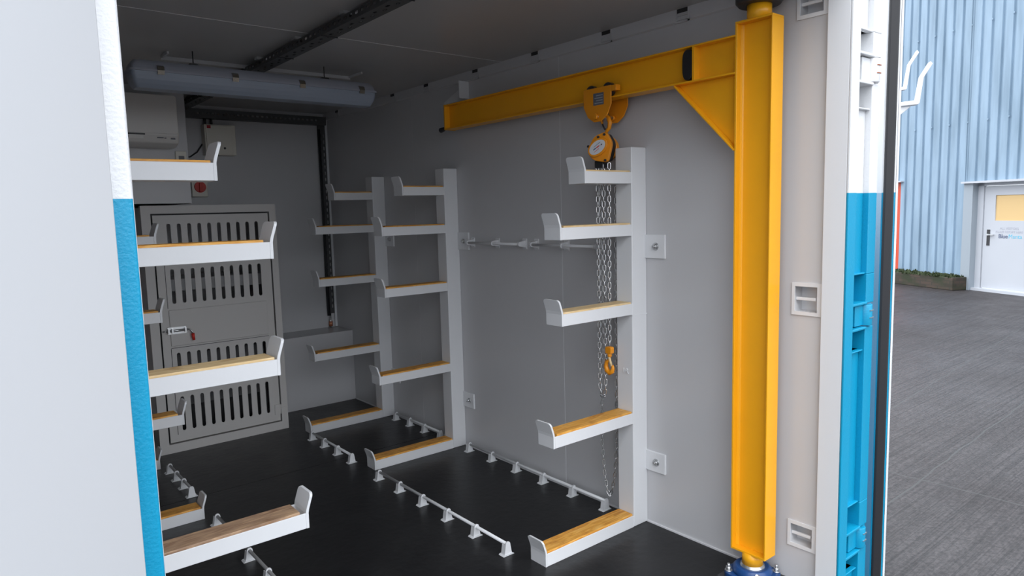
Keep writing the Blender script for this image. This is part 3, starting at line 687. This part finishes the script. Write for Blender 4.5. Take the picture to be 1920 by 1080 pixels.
for (u, v, w, h, mm) in ((0.012, 0.001, 0.011, 0.0042, INK), (-0.003, 0.0, 0.014, 0.0042, RED), (-0.020, -0.003, 0.006, 0.0035, BLK), (0.0, 0.010, 0.030, 0.0015, INK), (0.004, -0.010, 0.022, 0.0016, RED)):
    ca, sa = math.cos(R(28)), math.sin(R(28)); q = MB(); P = []
    for du, dv in ((-w/2, -h/2), (w/2, -h/2), (w/2, h/2), (-w/2, h/2)):
        uu, vv = u+du, v+dv; P.append((0.004+uu*ca+vv*sa*0, 0.002-uu*sa+vv*ca))
    q.prism(P, 'x', FX-0.0120, FX-0.0110, TILT); tobj('label_mark', q, mm, lp)
for (yy, zz) in ((-0.024, 0.043), (-0.0, 0.038), (0.042, 0.012), (-0.017, -0.047)):
    tobj('screw', MB().cyl(TILT @ Vector((FX-0.004, yy, zz)), TILT @ Vector((FX+0.002, yy, zz)), 0.0048, n=6), BLKM, fo)
tobj('body', MB().prism(loz(0.93), 'x', FX+0.016, 2.228, TILT), BLK, ho, bevel=0.004)
wh_ = MB(); 
pts = [(hy+0.046*math.cos(2*math.pi*i/28), hz+0.046*math.sin(2*math.pi*i/28)) for i in range(28)]
wh_.prism(pts, 'x', 2.228, 2.250); tobj('hand_wheel_cover', wh_, ORG, ho, bevel=0.005)
obj('chain_guide', MB().box(2.188, 2.222, hy-0.012, hy+0.038, hz-0.088, hz-0.055), BLKM, ho, bevel=0.003)

def chain_mb(path, pitch, wd, r):
    """links along a polyline path; each link an oval ring, alternately turned"""
    P = [Vector(p) for p in path]; m = MB()
    cum = [0]
    for a, b in zip(P, P[1:]): cum.append(cum[-1]+(b-a).length)
    def at(d):
        for i in range(len(P)-1):
            if d <= cum[i+1] or i == len(P)-2: return P[i].lerp(P[i+1], (d-cum[i])/max(1e-9, cum[i+1]-cum[i]))
    n = int(cum[-1]/pitch); pitch = cum[-1]/n
    L = pitch/2+r*1.05; W = wd/2-r
    for i in range(n):
        c = at((i+.5)*pitch); d = (at(min(cum[-1], (i+1)*pitch))-at(i*pitch)).normalized()
        ref = Vector((1, 0, 0)); u = (ref-d*ref.dot(d)).normalized(); w = d.cross(u)
        a0 = R(40) if i % 2 == 0 else R(130); e = u*math.cos(a0)+w*math.sin(a0)
        ring = []
        for k in range(6): t = math.pi*k/5; ring.append(c+d*((L-W)+W*math.sin(t))+e*W*math.cos(t))
        for k in range(6): t = math.pi+math.pi*k/5; ring.append(c+d*(-(L-W)+W*math.sin(t))+e*W*math.cos(t))
        m.tube(ring, r, 6, closed=True)
    return m
lx = 2.200
z0 = hz-0.07
obj('slack_chain', chain_mb([(lx, 1.114, z0), (lx, 1.114, 0.66), (lx, 1.108, 0.625), (lx, 1.096, 0.612), (lx, 1.084, 0.625), (lx, 1.077, 0.66), (lx, 1.077, z0)], 0.0245, 0.0185, 0.0027), CHAINM, ho)
obj('load_chain', chain_mb([(lx, 1.040, z0), (lx, 1.049, 0.858)], 0.0245, 0.0185, 0.0027), CHAINM, ho)
hxx = 2.262
obj('hand_chain', chain_mb([(hxx, 1.155, hz-0.03), (hxx, 1.163, 0.35), (hxx, 1.150, 0.20), (hxx, 1.132, 0.115), (hxx, 1.118, 0.092), (hxx, 1.102, 0.115), (hxx, 1.082, 0.20), (hxx, 1.068, 0.35), (hxx, 1.062, 0.9), (hxx, 1.058, 1.60)], 0.0255, 0.0165, 0.0022), CHAINM, ho)
bh = obj('bottom_block', MB().prism(rrect(1.032, 1.068, 0.822, 0.856, 0.008), 'x', lx-0.012, lx+0.012).cyl((lx, 1.050, 0.808), (lx, 1.050, 0.824), 0.011, n=14), ORG, ho, bevel=0.003)
y0 = 1.050
pts = [(lx, y0, 0.812), (lx, y0, 0.795), (lx, y0+0.018, 0.782), (lx, y0+0.024, 0.760), (lx, y0+0.016, 0.740), (lx, y0, 0.731), (lx, y0-0.016, 0.740), (lx, y0-0.020, 0.757), (lx, y0-0.018, 0.770)]
obj('lower_hook', MB().tube(pts, 0.008, 12, rr=[.006, .007, .009, .0115, .013, .013, .011, .008, .005]), ORG, bh)
obj('safety_latch', MB().tube([(lx-0.004, y0, 0.806), (lx-0.004, y0-0.006, 0.790), (lx-0.004, y0-0.015, 0.765)], 0.006, 8), PALE, bh)

# ================================================================= LOUVRED CABINET
KY = 3.62
cb = thing('equipment_cabinet', 'grey louvred steel cabinet with a bolted door at the back left', 'cabinet', (1.195, KY, 0))
X0, X1, Z1 = 0.772, 1.612, 1.593
DX0, DX1, DZ0, DZ1 = 0.836, 1.558, 0.068, 1.532
obj('door_frame', plate(rect(X0, X1, 0.0, Z1), [rect(DX0-0.010, DX1+0.010, DZ0-0.010, DZ1+0.010)], KY, KY+0.035, 'y'), GREYP, cb, bevel=0.002)
cs = MB(); cs.box(X1-0.012, X1, KY+0.035, YB-0.002, 0, Z1); cs.box(X0, X0+0.012, KY+0.035, YB-0.002, 0, Z1); cs.box(X0, X1, KY+0.035, YB-0.002, Z1-0.012, Z1)
obj('casing', cs, GREYP, cb)
obj('gap_shade_ring', plate(rect(X0+0.02, X1-0.02, 0.03, Z1-0.02), [rect(DX0+0.015, DX1-0.015, DZ0+0.015, DZ1-0.015)], KY+0.036, KY+0.040, 'y'), BLK, cb)  # black ring added behind the door gap to paint its shade
rows = [(1.255, 1.478), (0.968, 1.190), (0.425, 0.650), (0.136, 0.362)]
hl = []
for a, b in rows:
    for i in range(10): hl.append(slot(0.925+0.0612*i, (a+b)/2, 0.023, b-a))
dm = plate(rect(DX0, DX1, DZ0, DZ1), hl, KY+0.002, KY+0.008, 'y')
cd_ = obj('door', dm, GREYP, cb)
obj('door_panel', MB().box(0.885, 1.512, KY-0.006, KY+0.002, 0.695, 0.930), GREYP, cd_, bevel=0.004)
# thin black strips that paint in the shade of the pressed creases
st = MB(); st.box(0.882, 0.885, KY-0.001, KY+0.002, 0.115, 0.68); st.box(0.882, 0.885, KY-0.001, KY+0.002, 0.94, 1.26); st.box(0.885, 1.512, KY-0.001, KY+0.002, 0.682, 0.685)
obj('crease_shade', st, BLKM, cd_)
for z in (0.150, 1.40):
    obj('hinge', MB().box(1.520, 1.560, KY-0.005, KY+0.002, z-0.035, z+0.035).box(1.562, 1.596, KY-0.005, KY, z-0.035, z+0.01).cyl((1.562, KY-0.004, z-0.035), (1.562, KY-0.004, z+0.035), 0.005, n=10), GREYP, cd_)
bo = MB(); bo.cyl((0.865, KY-0.016, 0.797), (0.985, KY-0.016, 0.797), 0.008, n=14); bo.box(0.868, 0.980, KY-0.010, KY-0.004, 0.775, 0.820); bo.cyl((0.84, KY-0.010, 0.797), (0.870, KY-0.010, 0.797), 0.005, n=10)
for xx in (0.868, 0.890, 0.968): bo.box(xx, xx+0.010, KY-0.027, KY-0.004, 0.782, 0.813)
lt = obj('door_bolt', bo, STEEL, cd_, label='zinc sliding bolt')
obj('bolt_lever', MB().tube([(0.985, KY-0.018, 0.800), (1.000, KY-0.026, 0.797), (1.010, KY-0.030, 0.782), (1.012, KY-0.030, 0.765)], 0.005, 8), STEEL, lt)
obj('bolt_grip', MB().cyl((1.012, KY-0.030, 0.770), (1.016, KY-0.030, 0.725), 0.010, 0.008, n=12), RED, lt, label='dark red plastic grip')
# plant behind the louvres
eq = thing('condenser_unit', 'grey machinery seen through the slots of the louvred cabinet', 'machine', (1.2, 3.95, 0))
DKG = mat('machinery_grey', (0.20, 0.20, 0.21), 0.6)
MDG = mat('machinery_light_grey', (0.22, 0.22, 0.225), 0.6)
obj('casing', MB().box(0.86, 1.56, 3.86, 4.20, 0.0, 0.60), MDG, eq, bevel=0.01)
obj('grille', MB().box(0.90, 1.50, 3.852, 3.86, 0.06, 0.24), BLKM, eq)
obj('duct', MB().box(0.82, 1.58, 3.75, 4.10, 1.035, 1.115), WALLP, eq, bevel=0.004)
obj('mounting_rail', MB().box(0.862, 0.89, 3.90, 3.94, 0.59, 1.04), DKG, eq); obj('mounting_rail', MB().box(1.53, 1.558, 3.90, 3.94, 0.59, 1.04), DKG, eq)

# boxed ledge
lg = thing('boxed_ledge', 'low grey steel box ledge along the foot of the back wall', 'ledge', (1.97, 4.004, 0))
obj('front_panel', MB().box(1.612, XR-0.001, 4.004, 4.012, 0.0, 0.566), WALLP, lg)
obj('top_panel', MB().box(1.612, XR-0.001, 4.004, YB-0.001, 0.566, 0.572), WALLP, lg)
# pipe stub on the ledge
t = thing('pipe_fitting', 'copper pipe fitting under the vertical cable tray on the ledge', 'pipe fitting', (2.262, 4.262, 0.572))
obj('pipe', MB().cyl((2.262, 4.262, 0.572), (2.262, 4.262, 0.665), 0.009, n=12), STEEL, t)
obj('collar', MB().cyl((2.262, 4.262, 0.585), (2.262, 4.262, 0.625), 0.016, n=12), COPPER, t)

# ================================================================= AIR CONDITIONER
ac = thing('air_conditioner', 'white wall-mounted air conditioner on the bulkhead, top left', 'air conditioner', (0.55, 3.55, 1.95))
acb = MB(); acb.prism([(3.654, 2.255), (3.50, 2.255), (3.462, 2.235), (3.455, 2.01), (3.475, 1.965), (3.54, 1.945), (3.654, 1.945)], 'x', 0.12, 0.990)
acm = obj('body', acb, ACW, ac, bevel=0.010, segs=3)
obj('front_panel', MB().prism(rrect(0.14, 0.985, 2.018, 2.247, 0.015), 'y', 3.448, 3.458), ACW, ac, bevel=0.003)
obj('outlet_flap', MB().box(0.16, 0.79, 3.452, 3.462, 1.985, 2.008), ACW, ac); obj('outlet_slot', MB().box(0.16, 0.80, 3.4535, 3.47, 2.008, 2.017), BLKM, ac)
obj('marking', MB().box(0.865, 0.90, 3.4535, 3.457, 1.992, 1.998).box(0.905, 0.915, 3.4535, 3.457, 1.990, 1.996).box(0.94, 0.965, 3.4535, 3.457, 1.987, 1.996), DARKL, ac)
# thermostat
th = thing('thermostat', 'small white thermostat on the bulkhead below the air conditioner', 'thermostat', (1.035, 3.648, 1.90))
obj('body', MB().box(1.005, 1.070, 3.640, 3.6549, 1.845, 1.935), BOXP, th, bevel=0.003)
obj('display', MB().box(1.022, 1.055, 3.6385, 3.640, 1.865, 1.905), DARKL, th)
# electrical box
eb = thing('electrical_box', 'cream electrical distribution box on the back wall', 'electrical box', (1.46, 4.25, 1.97))
obj('enclosure', MB().box(1.352, 1.572, 4.215, YB-0.0005, 1.968, 2.188), BOXP, eb, bevel=0.004)
obj('cover', MB().box(1.362, 1.545, 4.208, 4.215, 1.975, 2.181), BOXP, eb, bevel=0.003)
obj('lock', MB().cyl((1.485, 4.208, 2.018), (1.485, 4.202, 2.018), 0.008, n=12), BLKM, eb)
obj('warning_sticker', MB().box(1.368, 1.395, 4.2068, 4.208, 2.158, 2.180), mat('sticker_red', (0.45, 0.02, 0.03), 0.5), eb)
cm2 = MB().tube([(1.375, 4.27, 2.188), (1.375, 4.27, 2.235)], 0.010, 8).tube([(1.42, 4.27, 2.188), (1.42, 4.27, 2.235)], 0.010, 8)
obj('cable_gland', cm2, BLKM, eb)
# isolator
iso = thing('isolator_switch', 'yellow-grey isolator with red rotary handle on the back wall', 'switch', (1.295, 4.27, 1.67))
obj('enclosure', MB().box(1.243, 1.352, 4.235, YB-0.0005, 1.665, 1.785), BOXP, iso, bevel=0.004)
kb = obj('rotary_handle', MB().cyl((1.298, 4.235, 1.735), (1.298, 4.222, 1.735), 0.040, n=28), RED, iso, bevel=0.003)
obj('grip', MB().box(1.289, 1.307, 4.208, 4.222, 1.700, 1.770), RED, kb, bevel=0.003)
# black cables; the upright one is put in for the bulkhead's side shadow
c = obj('dark_line_cable', MB().tube([(1.215, 4.288, 2.24), (1.212, 4.286, 2.05), (1.214, 4.288, 1.86), (1.214, 4.288, 1.64)], 0.009, 8), BLK)
c['label'] = 'black cable put in for the dark side shadow beside the bulkhead'; c['category'] = 'cable'
c = obj('dark_line_cable', MB().tube([(1.352, 4.288, 2.05), (1.31, 4.286, 1.99), (1.26, 4.286, 1.955), (1.22, 4.286, 1.95)], 0.005, 8), BLK)
c['label'] = 'thin black cable curving out of the cream electrical box'; c['category'] = 'cable'

# ================================================================= CABLE TRAYS
def tray_h(name, label, loc): return thing(name, label, 'cable tray', loc)
# across the back wall
t = tray_h('cable_tray', 'perforated cable tray across the top of the back wall', (1.77, 4.25, 2.24))
hs = [slot(1.32+0.036*i, 2.268, 0.022, 0.014) for i in range(26)]
obj('tray_front', plate(rect(1.10, 2.305, 2.236, 2.298), hs, 4.236, 4.239, 'y'), TRAYM, t)
obj('tray_base', MB().box(1.10, 2.305, 4.236, YB-0.001, 2.233, 2.236), TRAYM, t)
cab = MB()
for k in range(3): cab.tube([(1.10, 4.25+0.014*k, 2.245+0.003*k), (1.7, 4.252+0.014*k, 2.242), (2.28, 4.25+0.014*k, 2.245)], 0.006, 6)
obj('cable', cab, BLK, t)
# down the back wall
t = tray_h('cable_tray', 'vertical cable tray packed with black cables in the back right corner', (2.275, 4.28, 0.67))
hs = [slot(2.290, 0.75+0.05*i, 0.010, 0.030) for i in range(29)]
obj('tray_front', plate(rect(2.243, 2.304, 0.69, 2.233), [slot(2.262, 0.75+0.05*i, 0.010, 0.030) for i in range(29)]+hs, 4.268, 4.270, 'y'), TRAYM, t)
cab = MB()
for k, xx in enumerate((2.250, 2.261, 2.272)):
    cab.tube([(xx, 4.280, 2.235), (xx+0.003, 4.282, 1.5), (xx-0.002, 4.280, 0.9), (xx, 4.280, 0.67)], 0.0055, 6)
for k, xx in enumerate((2.246, 2.256)):
    cab.tube([(xx, 4.262, 2.20), (xx+0.002, 4.260, 1.6), (xx-0.001, 4.262, 1.0), (xx+0.004, 4.262, 0.69)], 0.0045, 6)
obj('cable', cab, BLK, t)
# along the ceiling
t = tray_h('cable_tray', 'dark perforated cable tray running along the ceiling', (1.21, 2.3, ZC))
TX0, TX1, TZ = 1.178, 1.246, 2.283
hs = [slot(0.24+0.05*i, 2.303, 0.028, 0.012) for i in range(80)]
obj('tray_side', plate(rect(0.2, 4.236, TZ, 2.318), hs, TX1, TX1+0.002, 'x'), TRAYM, t)
obj('tray_side', plate(rect(0.2, 4.236, TZ, 2.318), hs, TX0-0.002, TX0, 'x'), TRAYM, t)
hs = [slot(TX0+0.034+0.016*(i % 2)-0.008, 0.24+0.05*i, 0.012, 0.028) for i in range(80)]
obj('tray_base', plate(rect(TX0, TX1, 0.2, 4.236), hs, TZ, TZ+0.002, 'z'), TRAYM, t)
cab = MB()
for k in range(4): cab.tube([(TX0+0.012+0.014*k, 0.2, TZ+0.009), (TX0+0.014+0.013*k, 1.6, TZ+0.009+0.002*k), (TX0+0.012+0.014*k, 2.9, TZ+0.009), (TX0+0.012+0.014*k, 4.23, TZ+0.009)], 0.006, 6)
obj('cable', cab, BLK, t)
for y in (0.9, 1.55, 2.05, 2.55, 3.4):
    obj('hanger', MB().box(TX0-0.016, TX1+0.004, y-0.02, y+0.02, 2.318, ZC), STEEL, t); 
    obj('cable_tie', MB().box(TX0-0.004, TX1+0.006, y+0.22, y+0.226, TZ-0.003, TZ+0.0), BLK, t)

# ================================================================= LIGHT FITTING
lf_ = thing('light_fitting', 'long grey sealed batten light hanging under the ceiling', 'ceiling light', (1.19, 2.58, 2.23))
def taper_box(x0, x1, y0, y1, zt, zb, dx, dy, m=None, n=4):
    m = m or MB()
    rings = []
    for k in range(n+1):
        t = k/n; e = t**2.4; z = zt+(zb-zt)*t
        pts = rrect(x0+dx*e, x1-dx*e, y0+dy*e, y1-dy*e, 0.020, 5); rings.append([m.bm.verts.new((p[0], p[1], z)) for p in pts])
    for A, B in zip(rings, rings[1:]):
        for i in range(len(A)): f = m.bm.faces.new((A[i], A[(i+1) % len(A)], B[(i+1) % len(A)], B[i]))
    m.bm.faces.new(rings[0]); m.bm.faces.new(rings[-1][::-1]); return m
LX0, LX1, LY0, LY1 = 0.562, 1.832, 2.50, 2.655
obj('housing', taper_box(LX0+0.005, LX1-0.005, LY0+0.004, LY1-0.004, 2.206, 2.252, 0.016, 0.020), PLAS, lf_)
obj('rim', MB().prism(rrect(LX0-0.005, LX1+0.005, LY0-0.007, LY1+0.007, 0.026, 6), 'z', 2.199, 2.208), PLAS, lf_)
obj('diffuser', taper_box(LX0+0.003, LX1-0.003, LY0+0.002, LY1-0.002, 2.200, 2.125, 0.022, 0.030), DIFF, lf_)
for xx in (0.690, 1.035, 1.385, 1.735):
    obj('clip', MB().prism([(LY0+0.012, 2.232), (LY0-0.006, 2.222), (LY0-0.011, 2.205), (LY0-0.004, 2.186), (LY0+0.004, 2.190), (LY0-0.003, 2.206), (LY0+0.002, 2.22), (LY0+0.016, 2.228)], 'x', xx-0.015, xx+0.015), CLIPM, lf_)
for xx in (0.86, 1.55):
    obj('suspension_bracket', MB().box(xx-0.018, xx+0.018, 2.56, 2.60, 2.245, 2.268).cyl((xx, 2.58, 2.26), (xx, 2.58, ZC-0.0005), 0.003, n=8), BLKM, lf_)
obj('cable_gland', MB().cyl((LX1-0.002, 2.575, 2.21), (LX1+0.03, 2.575, 2.212), 0.010, 0.006, n=12), BLKM, lf_)
# thin white rail frame around the fitting on the ceiling
fr = MB(); fr.box(0.757, 1.797, 2.760, 2.772, ZC-0.018, ZC-0.0002); fr.box(0.757, 0.767, 2.64, 2.760, ZC-0.012, ZC-0.0002); fr.box(1.787, 1.797, 2.60, 2.760, ZC-0.012, ZC-0.0002)
c = obj('ceiling_conduit', fr, WHITE); c['label'] = 'thin white rail fixed to the ceiling above the light fitting'; c['category'] = 'rail'
